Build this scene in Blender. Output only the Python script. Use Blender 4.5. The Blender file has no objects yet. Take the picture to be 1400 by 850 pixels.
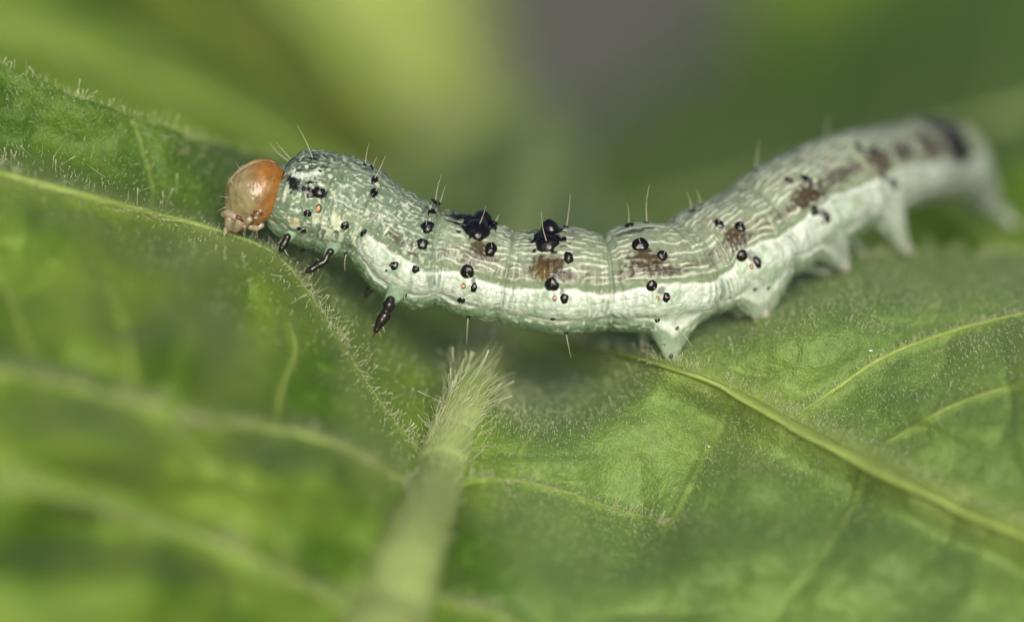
import bpy, math, random
import numpy as np
from mathutils import Vector, Matrix
R = math.radians
random.seed(7); rng = np.random.default_rng(7)
S = bpy.context.scene
COL = S.collection
S.unit_settings.system = 'METRIC'
S.unit_settings.scale_length = 0.01          # one unit is one centimetre

# ------------------------------------------------------------------ camera, sky, sun, exposure
PITCH = R(15); DIST = 16.0; K = 0.003         # centimetres per photograph pixel at the focus distance
FW = np.array([0, math.cos(PITCH), -math.sin(PITCH)])
UP = np.array([0, math.sin(PITCH), math.cos(PITCH)])
RT = np.array([1.0, 0, 0])
CAM = -DIST * FW
cd = bpy.data.cameras.new('camera'); cam = bpy.data.objects.new('camera', cd); COL.objects.link(cam)
cam.location = CAM; cam.rotation_euler = (R(90) - PITCH, 0, 0)
cd.sensor_width = 36; cd.lens = 36 * DIST / (1400 * K)
cd.clip_start = 0.5; cd.clip_end = 5000
cd.dof.use_dof = True; cd.dof.focus_distance = DIST - 0.16; cd.dof.aperture_fstop = 0.152
S.camera = cam

SUN_EL, SUN_AZ = R(23), R(8)                # azimuth measured from behind the camera
w = bpy.data.worlds.new('World'); S.world = w; w.use_nodes = True
nt = w.node_tree; nt.nodes.clear()
sky = nt.nodes.new('ShaderNodeTexSky'); sky.sky_type = 'NISHITA'; sky.sun_disc = False
sky.sun_elevation = SUN_EL; sky.sun_rotation = R(180) - SUN_AZ
sky.air_density = 1.0; sky.dust_density = 8; sky.ozone_density = 1.0
bg = nt.nodes.new('ShaderNodeBackground'); bg.inputs['Strength'].default_value = 0.095
wo = nt.nodes.new('ShaderNodeOutputWorld')
nt.links.new(sky.outputs[0], bg.inputs[0]); nt.links.new(bg.outputs[0], wo.inputs[0])
sd = bpy.data.lights.new('sun', 'SUN'); sd.energy = 4.1; sd.angle = R(45); sd.color = (1.0, 0.985, 0.94)
so = bpy.data.objects.new('sun', sd); COL.objects.link(so)
sdir = Vector((math.cos(SUN_EL) * math.sin(SUN_AZ), -math.cos(SUN_EL) * math.cos(SUN_AZ), math.sin(SUN_EL)))
so.rotation_euler = sdir.to_track_quat('Z', 'Y').to_euler()
S.view_settings.view_transform = 'Standard'; S.view_settings.look = 'None'
S.view_settings.exposure = 0.0; S.view_settings.gamma = 1.0
S.cycles.use_denoising = True
S.cycles.max_bounces = 6; S.cycles.transparent_max_bounces = 12
S.cycles.sample_clamp_indirect = 4

# ------------------------------------------------------------------ numeric helpers
def at(px, py, dep):
    """photograph pixel + depth behind the focus plane -> world point(s)"""
    px, py, dep = np.broadcast_arrays(np.asarray(px, float), np.asarray(py, float), np.asarray(dep, float))
    D = DIST + dep; s = K * D / DIST
    return CAM + D[..., None] * FW + ((px - 700) * s)[..., None] * RT + ((425 - py) * s)[..., None] * UP
def proj(P):
    q = P - CAM; D = q @ FW; s = K * D / DIST
    return (q @ RT) / s + 700, 425 - (q @ UP) / s, D - DIST
def sstep(a, b, x):
    t = np.clip((np.asarray(x, float) - a) / (b - a), 0, 1); return t * t * (3 - 2 * t)
def gauss(x, c, s): return np.exp(-((x - c) / s) ** 2)
_tab = rng.random((64, 256, 256))
def noise(x, y, seed=0):
    x = np.asarray(x, float) + 1000; y = np.asarray(y, float) + 1000
    xi = np.floor(x).astype(int); yi = np.floor(y).astype(int); fx = x - xi; fy = y - yi
    fx = fx * fx * (3 - 2 * fx); fy = fy * fy * (3 - 2 * fy); T = _tab[seed % 64]
    a = T[xi & 255, yi & 255]; b = T[(xi + 1) & 255, yi & 255]; c = T[xi & 255, (yi + 1) & 255]; d = T[(xi + 1) & 255, (yi + 1) & 255]
    return (a * (1 - fx) + b * fx) * (1 - fy) + (c * (1 - fx) + d * fx) * fy
def fbm(x, y, seed=0, o=3):
    v = 0; am = .5; t = 0
    for k in range(o): v = v + am * noise(x * 2 ** k, y * 2 ** k, seed + k); t += am; am *= .5
    return v / t
def catmull(P, n):
    P = np.asarray(P, float)
    P = np.vstack([2 * P[0] - P[1], P, 2 * P[-1] - P[-2]])
    m = len(P) - 3; t = np.linspace(0, m - 1e-9, n); i = t.astype(int); f = (t - i)[:, None]
    a, b, c, d = P[i], P[i + 1], P[i + 2], P[i + 3]
    return .5 * (2 * b + (c - a) * f + (2 * a - 5 * b + 4 * c - d) * f ** 2 + (3 * b - a - 3 * c + d) * f ** 3)
def nrm(v): return v / np.maximum(np.linalg.norm(v, axis=-1, keepdims=True), 1e-12)
def gsmooth(a, n):
    k = np.exp(-np.linspace(-2, 2, 2 * n + 1) ** 2); k /= k.sum()
    pad = np.pad(a, ((n, n), (0, 0)), mode='reflect', reflect_type='odd')
    return np.stack([np.convolve(pad[:, c], k, 'valid') for c in range(a.shape[1])], 1)
def mixc(a, b, m): return a + (np.asarray(b, float) - a) * m[..., None]

ORG = {}
def mesh_from(name, V, F, mat, parent=None, col=None, smooth=True, origin=None):
    """V n x 3 world, F faces (array m x 3 or m x 4, or list); origin: the world point that becomes the object's origin"""
    V = np.asarray(V, float)
    og = np.zeros(3) if origin is None else np.asarray(origin, float)
    par = ORG[parent.name] if parent is not None else np.zeros(3)
    me = bpy.data.meshes.new(name)
    F = np.asarray(F)
    me.vertices.add(len(V)); me.vertices.foreach_set('co', (V - (og if origin is not None else par)).astype(np.float32).ravel())
    k = F.shape[1]
    me.loops.add(F.size); me.loops.foreach_set('vertex_index', F.astype(np.int32).ravel())
    me.polygons.add(len(F)); me.polygons.foreach_set('loop_start', np.arange(0, F.size, k, dtype=np.int32))
    me.polygons.foreach_set('loop_total', np.full(len(F), k, np.int32))
    me.polygons.foreach_set('use_smooth', np.full(len(F), smooth))
    me.update(calc_edges=True)
    if col is not None:
        at_ = me.color_attributes.new('tint', 'FLOAT_COLOR', 'POINT')
        c4 = np.ones((len(V), 4), np.float32); c4[:, :col.shape[1]] = col; at_.data.foreach_set('color', c4.ravel())
    me.materials.append(mat)
    o = bpy.data.objects.new(name, me); COL.objects.link(o)
    if parent is not None:
        o.parent = parent
        if origin is not None: o.location = og - par
    elif origin is not None: o.location = og
    ORG[o.name] = og if origin is not None else par
    return o
def grid_faces(nu, nv, wrap=False):
    i = np.arange(nu - 1)[:, None]; j = np.arange(nv if wrap else nv - 1)[None, :]; j2 = (j + 1) % nv
    return np.stack([i * nv + j, (i + 1) * nv + j, (i + 1) * nv + j2, i * nv + j2], -1).reshape(-1, 4)
def grid_normals(P, wrap=False):
    du = np.gradient(P, axis=0)
    dv = (np.roll(P, -1, 1) - np.roll(P, 1, 1)) if wrap else np.gradient(P, axis=1)
    return nrm(np.cross(du, dv))
def tube(pts, rad, n=10, ref=None, flat=1.0):
    """tapered tube through world pts; returns V, F (quads, closed by shrinking end rings)"""
    pts = np.asarray(pts, float); rad = np.asarray(rad, float)
    t = nrm(np.gradient(pts, axis=0)); ref = UP if ref is None else ref
    b = nrm(np.cross(t, ref + 1e-4)); c = np.cross(b, t)
    a = np.arange(n) / n * 2 * math.pi
    V = pts[:, None] + rad[:, None, None] * (np.cos(a)[None, :, None] * b[:, None] + flat * np.sin(a)[None, :, None] * c[:, None])
    return V.reshape(-1, 3), grid_faces(len(pts), n, True)
def capped(pts, rad, n=10, steps=5, **k):
    """a tube with rounded ends"""
    pts = np.asarray(pts, float); rad = np.asarray(rad, float)
    th = np.linspace(0, math.pi / 2, steps)[:-1]
    d0 = nrm(pts[0] - pts[1]); d1 = nrm(pts[-1] - pts[-2])
    P = [pts[0] + d0 * rad[0] * math.cos(x) for x in th] + list(pts) + [pts[-1] + d1 * rad[-1] * math.cos(x) for x in th[::-1]]
    Q = [max(rad[0] * math.sin(x), 1e-5) for x in th] + list(rad) + [max(rad[-1] * math.sin(x), 1e-5) for x in th[::-1]]
    return tube(P, Q, n, **k)
def empty(name, loc, label=None, cat=None, group=None):
    o = bpy.data.objects.new(name, None); COL.objects.link(o); o.location = loc; o.empty_display_size = .2
    if label: o['label'] = label
    if cat: o['category'] = cat
    if group: o['group'] = group
    ORG[o.name] = np.asarray(loc, float); return o

# ------------------------------------------------------------------ materials
def mat(name, color=(.5, .5, .5), rough=.5, spec=.5, sss=0, sssr=(.1, .1, .1), trans=0, tcol=None, attr=False,
        nscale=0, namt=0.2, bump=0, bscale=20, coat=0, alpha=1, bump2=None, coords='Object', sheen=0):
    m = bpy.data.materials.new(name); m.use_nodes = True; n = m.node_tree.nodes; l = m.node_tree.links
    p = n['Principled BSDF']; out = n['Material Output']
    p.inputs['Roughness'].default_value = rough; p.inputs['Specular IOR Level'].default_value = spec
    p.inputs['Subsurface Weight'].default_value = sss; p.inputs['Subsurface Radius'].default_value = sssr
    p.inputs['Subsurface Scale'].default_value = 1.0 if sss else 0
    p.inputs['Coat Weight'].default_value = coat; p.inputs['Coat Roughness'].default_value = .15
    p.inputs['Sheen Weight'].default_value = sheen; p.inputs['Sheen Roughness'].default_value = .45; p.inputs['Sheen Tint'].default_value = (.85, 1, .75, 1)
    tc = n.new('ShaderNodeTexCoord')
    if attr:
        a = n.new('ShaderNodeVertexColor'); a.layer_name = 'tint'; csock = a.outputs['Color']
    else:
        a = n.new('ShaderNodeRGB'); a.outputs[0].default_value = (*color, 1); csock = a.outputs[0]
    if nscale:
        tx = n.new('ShaderNodeTexNoise'); tx.inputs['Scale'].default_value = nscale; tx.inputs['Detail'].default_value = 4
        l.new(tc.outputs[coords], tx.inputs['Vector'])
        mr = n.new('ShaderNodeMapRange'); mr.inputs[1].default_value = .3; mr.inputs[2].default_value = .7
        mr.inputs[3].default_value = 1 - namt; mr.inputs[4].default_value = 1 + namt
        l.new(tx.outputs['Fac'], mr.inputs[0])
        mx = n.new('ShaderNodeVectorMath'); mx.operation = 'SCALE'; l.new(csock, mx.inputs[0]); l.new(mr.outputs[0], mx.inputs['Scale'])
        csock = mx.outputs[0]
    l.new(csock, p.inputs['Base Color'])
    bs = None
    if bump:
        tx = n.new('ShaderNodeTexNoise'); tx.inputs['Scale'].default_value = bscale; tx.inputs['Detail'].default_value = 3
        l.new(tc.outputs[coords], tx.inputs['Vector'])
        b = n.new('ShaderNodeBump'); b.inputs['Strength'].default_value = bump; b.inputs['Distance'].default_value = .01
        l.new(tx.outputs['Fac'], b.inputs['Height']); bs = b.outputs[0]
        if bump2:
            vo = n.new('ShaderNodeTexVoronoi'); vo.inputs['Scale'].default_value = bump2[1]; l.new(tc.outputs[coords], vo.inputs['Vector'])
            b2 = n.new('ShaderNodeBump'); b2.inputs['Strength'].default_value = bump2[0]; b2.inputs['Distance'].default_value = .01
            l.new(vo.outputs['Distance'], b2.inputs['Height']); l.new(bs, b2.inputs['Normal']); bs = b2.outputs[0]
        l.new(bs, p.inputs['Normal'])
    sh = p.outputs[0]
    if trans:
        tr = n.new('ShaderNodeBsdfTranslucent')
        g = n.new('ShaderNodeMixRGB'); g.blend_type = 'MULTIPLY'; g.inputs[0].default_value = 1
        l.new(csock, g.inputs[1]); g.inputs[2].default_value = (*(tcol or (1, 1, 1)), 1)
        l.new(g.outputs[0], tr.inputs[0])
        if bs: l.new(bs, tr.inputs['Normal'])
        ms = n.new('ShaderNodeMixShader'); ms.inputs[0].default_value = trans
        l.new(sh, ms.inputs[1]); l.new(tr.outputs[0], ms.inputs[2]); sh = ms.outputs[0]
    if alpha < 1:
        tp = n.new('ShaderNodeBsdfTransparent'); ms = n.new('ShaderNodeMixShader'); ms.inputs[0].default_value = alpha
        l.new(tp.outputs[0], ms.inputs[1]); l.new(sh, ms.inputs[2]); sh = ms.outputs[0]
    l.new(sh, out.inputs['Surface'])
    return m
M_body = mat('caterpillar skin', attr=True, rough=.25, spec=.30, sss=.15, sssr=(.02, .025, .018), bump=.35, bscale=60, nscale=45, namt=.16)
M_head = mat('head capsule', attr=True, rough=.26, spec=.6, sss=.1, sssr=(.05, .03, .02), bump=.45, bscale=34, nscale=28, namt=.26)
M_black = mat('black wart', (.004, .004, .005), rough=.2, spec=.5, bump=.45, bscale=45)
M_leg = mat('black leg', (.008, .007, .007), rough=.25, spec=.6, bump=.3, bscale=50)
M_bristle = mat('bristle', (.60, .60, .46), rough=.35, trans=.4)
M_spir = mat('orange spiracle', (.50, .24, .10), rough=.4, nscale=60, namt=.3)
M_pale = mat('pale mouthpart', (.27, .22, .15), rough=.2, spec=.7, sss=.3, nscale=30, namt=.2)
M_dark = mat('dark red brown', (.07, .02, .012), rough=.3, nscale=40, namt=.3)
M_foot = mat('proleg foot', (.26, .26, .215), rough=.45, nscale=30, namt=.25, sss=.2)
M_hook = mat('foot hooks', (.16, .10, .07), rough=.4, nscale=40, namt=.2)
M_leaf = mat('hairy leaf blade', attr=True, rough=.52, spec=.30, trans=.22, tcol=(1.2, 1.2, .4), bump=.18, bscale=14, bump2=(.5, 85), nscale=34, namt=.17, sheen=.07)
M_vein = mat('leaf vein', attr=True, rough=.5, spec=.3, trans=.2, tcol=(1.1, 1.1, .7), bump=.4, bscale=24, nscale=12, namt=.12)
M_hair = mat('leaf hair', (.72, .76, .52), rough=.3, trans=.5, alpha=.7)
M_bleaf = mat('background leaf blade', attr=True, rough=.5, spec=.3, trans=.25, tcol=(1.2, 1.25, .5), bump=.4, bscale=6, nscale=1.5, namt=.2)
M_soil = mat('grey soil', (.125, .130, .108), rough=.95, spec=.1, nscale=.25, namt=.3, bump=.5, bscale=1.0)
M_fleck = mat('pale fleck', (.5, .55, .5), rough=.5, nscale=30, namt=.2)

# ------------------------------------------------------------------ ground
gx = np.linspace(-1, 1, 81) ** 3 * 2500
GX, GY = np.meshgrid(gx, gx + 0, indexing='ij')
GZ = -13 + 2.5 * (fbm(GX / 30, GY / 30, 3) - .5) * np.exp(-(GX ** 2 + GY ** 2) / 4e5)
g = mesh_from('ground', np.stack([GX, GY, GZ], -1).reshape(-1, 3), grid_faces(81, 81), M_soil)
g['kind'] = 'structure'

# ------------------------------------------------------------------ the hairy leaf that carries the caterpillar
# depth of the leaf surface behind the focus plane (cm) at places of the photograph: a thin-plate surface through them
CT = np.array([
 # left half
 (-200,-20,.1),(0,85,.0),(130,140,.03),(240,178,.24),(330,206,.85),(430,226,1.9),(520,225,3.3),(600,200,5.2),(742,120,9),
 (130,200,.04),(240,275,.14),(190,225,.12),(0,160,.0),(0,205,-.05),(100,235,.02),(-150,150,.03),(300,255,.45),(400,300,.9),(500,330,1.5),
 (-200,180,-.9),(0,235,-.55),(100,262,-.36),(200,290,-.12),(300,315,.0),(380,348,.03),(440,425,-.02),(490,505,-.08),(540,575,-.15),(590,635,-.35),
 (520,440,.5),(580,500,.55),(600,440,1.5),(560,560,.08),(640,420,2.0),(620,330,2.9),
 (0,380,-1.2),(150,420,-1.15),(280,400,-.75),(380,440,-.6),(-200,400,-1.9),
 (545,655,-.95),(470,612,-1.05),(370,585,-1.35),(280,572,-1.7),(200,555,-2.0),(80,525,-2.3),(-200,470,-2.9),
 (100,640,-2.5),(250,680,-2.2),(400,720,-1.95),(300,745,-2.35),(150,690,-2.75),(0,660,-3.0),(-200,640,-3.3),(430,800,-2.1),
 (0,850,-3.7),(250,860,-3.0),(-200,1000,-4.1),(300,1000,-3.4),
 # the midrib's own line
 (490,950,-2.7),(530,850,-2.15),(562,750,-1.6),(592,670,-.55),(618,600,-.16),(640,545,-.02),(655,510,.35),(668,480,.85),(688,420,1.8),(706,350,3.3),(721,280,4.5),(737,200,6.8),
 # right half
 (650,655,-.55),(700,657,-.35),(760,668,-.28),(830,695,-.30),(915,718,-.42),(960,620,-.12),(800,600,.05),(740,560,.25),(720,500,1.0),
 (820,478,.7),(905,497,.02),(1000,535,-.05),(1100,590,-.2),(1200,640,-.45),(1300,690,-.75),(1400,732,-1.05),(1540,800,-1.5),
 (1110,555,-.1),(1200,492,-.02),(1300,452,.05),(1400,430,.05),(1540,405,.1),(1045,436,.14),(1100,420,.25),(1157,374,.52),(1240,352,.92),(1400,347,1.15),(1540,345,1.2),
 (1000,400,.9),(940,430,.5),(860,420,1.2),(900,345,2.2),(780,330,3.2),(1060,375,1.0),
 (1000,700,-.5),(1100,740,-.75),(1250,780,-1.15),(1400,850,-1.5),(800,760,-.8),(900,800,-1.0),(700,780,-1.25),(650,860,-1.8),(900,1000,-1.9),(1540,1000,-2.4)], float)
CT[:, 2] = np.where(CT[:, 2] < -.3, -.3 + (CT[:, 2] + .3) * .62, CT[:, 2])
def tps_fit(C):
    n = len(C); X = C[:, :2] / 300.; d2 = ((X[:, None] - X[None]) ** 2).sum(-1)
    Kk = np.where(d2 > 0, .5 * d2 * np.log(np.maximum(d2, 1e-12)), 0) + np.eye(n) * .004
    Pm = np.c_[np.ones(n), X]; A = np.block([[Kk, Pm], [Pm.T, np.zeros((3, 3))]])
    return X, np.linalg.solve(A, np.r_[C[:, 2], np.zeros(3)])
_tx, _tw = tps_fit(CT)
def leaf_depth(px, py):
    px = np.asarray(px, float); py = np.asarray(py, float); s = px.shape
    q = np.stack([px.ravel(), py.ravel()], 1) / 300.; o = np.zeros(len(q))
    for k, c in enumerate(_tx):
        d2 = ((q - c) ** 2).sum(1); o += _tw[k] * .5 * d2 * np.log(np.maximum(d2, 1e-12))
    o += _tw[-3] + q @ _tw[-2:]
    return o.reshape(s)
# veins of the leaf: centre line (photograph px), half width px at both ends, rise, colour
MID = [(470,1000),(490,950),(530,850),(562,750),(592,670),(618,600),(640,545),(665,480),(688,420),(706,350),(721,280),(737,200),(742,130)]
MIDW = [56,54,50,45,39,35,33,32,32,34,38,38,12]
VEINS = [
 ('A', [(-220,175),(-100,205),(0,237),(100,264),(200,290),(300,316),(380,350),(440,425),(490,505),(540,575),(596,640)], 15, 2),
 ('B', [(-220,470),(-60,495),(80,525),(200,555),(280,572),(370,585),(470,612),(550,655)], 11, 13),
 ('E', [(-220,640),(0,660),(150,692),(300,745),(430,805),(520,880)], 10, 12),
 ('C', [(690,440),(760,462),(830,478),(905,497),(1000,535),(1100,590),(1200,640),(1300,690),(1400,732),(1560,805)], 13, 27),
 ('D', [(640,652),(700,656),(760,668),(820,688),(870,704),(915,718)], 5, 3),
 ('F', [(560,800),(620,822),(690,845),(800,905)], 8, 5),
 ('c1', [(1096,562),(1150,526),(1200,492),(1260,466),(1330,444),(1400,428),(1540,400)], 7, 3.5),
 ('c2', [(1215,602),(1290,560),(1340,540),(1400,522),(1540,480)], 5, 3),
 ('d1', [(915,718),(935,675),(965,615),(992,560),(1000,540)], 2.5, 3.5),
 ('d2', [(1180,640),(1165,690),(1120,760),(1050,850)], 3.5, 2),
 ('d3', [(700,656),(720,600),(780,560),(850,520)], 2.5, 2),
 ('a1', [(183,160),(194,195),(205,232),(211,262),(205,290)], 2.2, 3),
 ('a2', [(420,240),(455,300),(470,360),(450,430)], 2.5, 3),
 ('b1', [(396,440),(404,480),(386,530),(377,585)], 4, 5.5),
 ('b2', [(150,390),(172,450),(178,510),(186,552)], 4, 6),
 ('b3', [(-60,300),(0,380),(30,450),(60,520)], 4, 6),
 ('b4', [(200,560),(270,620),(350,680),(400,770)], 5, 3.5),
 ('e1', [(60,530),(90,600),(160,690)], 4, 4),
]
def dist_to(px, py, line, n=160):
    L = catmull(line, n); best = np.full(px.shape, 1e9); par = np.zeros(px.shape)
    for k in range(n):
        d = (px - L[k, 0]) ** 2 + (py - L[k, 1]) ** 2; m = d < best; best = np.where(m, d, best); par = np.where(m, k / (n - 1), par)
    return np.sqrt(best), par
# swellings of the blade between veins: px, py, radius x, radius y, towards the camera in cm
BULGE = [(255,475,75,90,.34),(110,440,60,70,.16),(330,640,120,50,.16),(130,610,100,55,.30),(330,430,40,60,-.12),(455,500,45,80,.12),
         (60,330,110,60,.10),(250,370,120,35,.08),(420,660,90,60,.12),(210,800,170,45,.12),(90,730,100,28,-.12),
         (760,610,80,48,.16),(840,590,70,60,.10),(700,730,60,60,.05),(1010,760,110,55,.20),(1190,760,80,60,.10),(1020,650,60,45,.10),
         (860,760,45,70,-.10),(1250,560,70,30,.07),(1320,600,80,30,.07),(1180,440,90,40,.08),(1100,480,60,45,.08),(1330,400,80,30,.05),(730,800,60,70,.10),
         (60,150,70,40,.05),(280,245,50,25,.05),(130,230,45,20,.04),(560,470,50,70,.10)]
MB_ = BULGE
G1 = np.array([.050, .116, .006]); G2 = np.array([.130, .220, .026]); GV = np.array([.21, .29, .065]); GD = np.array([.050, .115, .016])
def blade_surface(px, py):
    """world positions and tints of the leaf blade at places of the photograph"""
    dep = leaf_depth(px, py)
    for x, y, rx, ry, h in BULGE: dep = dep - (1.9 if x < 560 and y > 320 else 1.3) * h * np.exp(-((px - x) / rx) ** 2 - ((py - y) / ry) ** 2)
    dep = dep + .048 - .085 * np.sqrt(np.abs(fbm(px / 95 + 3, py / 80, 35, 1) - .5) * 2 + .03)
    dep = dep - .10 * (fbm(px / 70, py / 60, 11) - .5) - .022 * (fbm(px / 20, py / 17, 14, 2) - .5) * .5
    col = G1 + (G2 - G1) * (sstep(.3, .7, fbm(px / 85, py / 85, 17)))[..., None]
    yel = sstep(.45, .8, fbm(px / 150 + 9, py / 150, 20))
    col = mixc(col, (.185, .265, .034), .5 * yel)
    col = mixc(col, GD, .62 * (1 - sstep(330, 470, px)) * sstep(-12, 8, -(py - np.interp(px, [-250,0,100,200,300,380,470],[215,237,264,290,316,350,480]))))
    col = mixc(col, (.15, .245, .080), .55 * sstep(620, 760, px))
    for nm, line, w0, w1 in VEINS:
        d, par = dist_to(px, py, line); hw = w0 + (w1 - w0) * par
        if nm == 'C':
            ly = np.interp(px, [p[0] for p in line], [p[1] for p in line]); dep = dep + .075 * np.exp(-((d - 46) / 24) ** 2) * sstep(-4, 10, py - ly) * sstep(860, 960, px)
            hw = hw * 1.15
        big = hw > 7
        dep = dep - .022 * hw / 5 * np.exp(-(d / (hw * 1.3)) ** 2) + np.where(big, .012, .003) * np.exp(-((d - hw * 2.6) / (hw * 1.6)) ** 2)
        col = mixc(col, GV if nm != 'C' else (.25, .335, .08), .5 * (1 + (nm in 'CA')) * .85 * np.exp(-(d / (hw * 1.1)) ** 2))
        col = mixc(col, GV, .10 * np.exp(-(d / (hw * 2.4)) ** 2))
        dep = dep + .022 * np.exp(-(d / (hw + 16)) ** 2) * (hw < 9)
    # net of the finest veins
    a = fbm(px / 16, py / 16, 24, 2); net = np.exp(-((a - .5) / .02) ** 2)
    a2 = fbm(px / 34 + 7, py / 34, 27, 2); net2 = np.exp(-((a2 - .5) / .018) ** 2)
    dep = dep + .002 * net + .004 * net2
    col = mixc(col, GV, .16 * net2 + .07 * net)
    return at(px, py, dep), col, dep
leaf = empty('hairy_leaf', at(520, 900, -2.3), 'large bright green hairy leaf with pale thick midrib under the caterpillar', 'leaf')
LEFT = [(-220,1010),(-230,850),(-230,700),(-230,520),(-230,330),(-230,130),(-200,-5),(-90,45),(0,83),(100,127),(200,165),(300,198),(400,222),(500,232),(590,215),(670,165),(742,118)]
RIGHT = [(1560,1010),(1570,900),(1570,780),(1570,640),(1570,500),(1570,345),(1470,342),(1380,343),(1290,344),(1200,349),(1120,356),(1050,362),(970,352),(890,325),(820,280),(790,205),(744,118)]
NW, NA = 420, 330
def blade(side, outer):
    m = catmull(MID, NW); o = catmull(outer, NW)
    u = np.linspace(0, 1, NA)
    px = m[:, None, 0] * (1 - u) + o[:, None, 0] * u; py = m[:, None, 1] * (1 - u) + o[:, None, 1] * u
    py = py + (2.2 * np.sin(px / 13.) + 3 * (noise(px / 40, py * 0, 31) - .5)) * sstep(.93, 1, u)[None]
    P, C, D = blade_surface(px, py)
    # the margin turns under
    P = P - (np.array([0, 0, 1.]) * .05) * (sstep(.985, 1, u) ** 2)[None, :, None]
    nn = grid_normals(P); flip = ((CAM - P) * nn).sum(-1).mean() < 0
    P2, C2 = (P[:, ::-1], C[:, ::-1]) if flip else (P, C)
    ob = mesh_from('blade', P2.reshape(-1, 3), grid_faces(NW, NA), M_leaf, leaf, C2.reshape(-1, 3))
    md = ob.modifiers.new('thickness', 'SOLIDIFY'); md.thickness = .018; md.offset = -1
    return P, D, px, py
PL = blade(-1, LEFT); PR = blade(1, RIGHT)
def outward(P):
    n = grid_normals(P); f = np.sign((n * (CAM - P)).sum(-1, keepdims=True)); f[f == 0] = 1; return n * f
NLn, NRn = outward(PL[0]), outward(PR[0])
def vein_tube(name, line, ws, rise, colr, n=90, parent=leaf, seg=14, lab=None, flat=.8, over=None):
    flat = .3 if name == 'side_vein' and max(ws) > 18 else flat
    L = catmull(line, n); W = np.interp(np.linspace(0, 1, n), np.linspace(0, 1, len(ws)), ws) * (1 + .05 * (noise(np.arange(n) / 3., 0, 40) - .5))
    if over is None: _, _, dep = blade_surface(L[:, 0], L[:, 1])
    else: dep = over(L)
    P = at(L[:, 0], L[:, 1], dep + rise * K * W); P = gsmooth(P, 4)
    V, F = tube(P, W * K, seg, flat=flat)
    t = nrm(np.gradient(P, axis=0))
    c = np.tile(colr, (len(V), 1)) * (.9 + .2 * noise(np.arange(len(V)) / 9., 0, 41))[:, None]
    o = mesh_from(name, V, F, M_vein, parent, c)
    if lab: o['label'] = lab
    return P, W * K
GMID = np.array([.265, .345, .115])
mid_dep = {tuple(c[:2]): c[2] for c in CT}
mp, mw = vein_tube('midrib', MID, MIDW, .1, GMID, n=160, seg=28, flat=.9)
vp = {}
for nm, line, w0, w1 in VEINS:
    if max(w0, w1) > 4.5:
        vp[nm] = vein_tube('side_vein', line, [w * (1.75 if nm == 'C' else 1) for w in (w0 * .15, w0 * .5, w0 * .55, (w0 + w1) * .28, w1 * .55, w1 * .5, w1 * .3)], .0 if nm in 'BE' else (-.32 if nm == 'C' else -.5 if nm == 'A' else -.05), GV * (1.25 if nm == 'c1' else 1) if nm != 'C' else np.array([.26, .345, .085]))

# hairs: each a thin tapering stalk, many with a tiny gland at the tip; one mass
HV, HF, HN = [], [], 0
def hairs(base, dirn, length, rad, gland, bend=.25, rings=5):
    global HN
    n = len(base); t = np.linspace(0, 1, rings)
    side = nrm(np.cross(dirn, rng.normal(size=(n, 3)))); b2 = nrm(np.cross(dirn, side))
    bd = side * (rng.normal(size=(n, 1)) * bend) + np.array([0, 0, .12])
    P = base[:, None] + dirn[:, None] * (length[:, None] * t)[..., None] + bd[:, None] * (length[:, None] * t ** 2)[..., None]
    prof = np.linspace(1, .35, rings); r = rad[:, None] * prof[None]
    r[:, -1] = rad * .05
    r[:, -2] = np.where(gland, rad * 2.3, r[:, -2]); r[:, -1] = np.where(gland, rad * 1.6, r[:, -1])
    P[:, -2] = np.where(gland[:, None], P[:, -1] - nrm(P[:, -1] - P[:, -2]) * (rad * 2.0)[:, None], P[:, -2])
    a = np.arange(3) / 3 * 2 * math.pi
    V = P[:, :, None] + r[..., None, None] * (np.cos(a)[None, None, :, None] * side[:, None, None] + np.sin(a)[None, None, :, None] * b2[:, None, None])
    HV.append(V.reshape(-1, 3)); f = grid_faces(rings, 3, True)
    HF.append((f[None] + (HN + np.arange(n) * rings * 3)[:, None, None]).reshape(-1, 4)); HN += n * rings * 3
def sample_blade(PG, NG, n, wfun, lmin, lmax, rad, pg, tilt=.35, lean=(0, 0, .25)):
    P, D, px, py = PG; W = wfun(px, py, D); W[:, :3] = 0
    # area weight
    du = np.linalg.norm(np.gradient(P, axis=0), axis=-1); dv = np.linalg.norm(np.gradient(P, axis=1), axis=-1)
    pr = (W * du * dv).ravel(); pr = pr / pr.sum()
    idx = rng.choice(pr.size, n, p=pr)
    b = P.reshape(-1, 3)[idx] + rng.normal(size=(n, 3)) * .004
    d = nrm(NG.reshape(-1, 3)[idx] + rng.normal(size=(n, 3)) * tilt + np.array(lean))
    ln = rng.uniform(lmin, lmax, n) * K * (1 + .6 * (rng.random(n) < .06))
    hairs(b, d, ln, np.full(n, rad * K) * rng.uniform(.7, 1.2, n), rng.random(n) < pg)
inview = lambda x, y: ((x > -40) & (x < 1440) & (y > -40) & (y < 890)) * 1.0
near = lambda D, s: np.exp(-(D / s) ** 2)
sample_blade(PL, NLn, 1300, lambda x, y, D: inview(x, y) * near(D, .5), 2, 6, .36, .85)
sample_blade(PL, NLn, 500, lambda x, y, D: inview(x, y) * near(D, 1.6), 5, 12, .42, .4)
sample_blade(PR, NRn, 8000, lambda x, y, D: inview(x, y) * near(D, .45), 1.2, 3.6, .36, .9)
sample_blade(PR, NRn, 2500, lambda x, y, D: inview(x, y) * near(D, 1.4), 2, 6, .38, .6)
sample_blade(PL, NLn, 160, lambda x, y, D: inview(x, y) * near(D, .4), 12, 24, .5, .3, tilt=.6)
sample_blade(PR, NRn, 120, lambda x, y, D: inview(x, y) * near(D, .4), 8, 16, .42, .3, tilt=.6)
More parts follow.
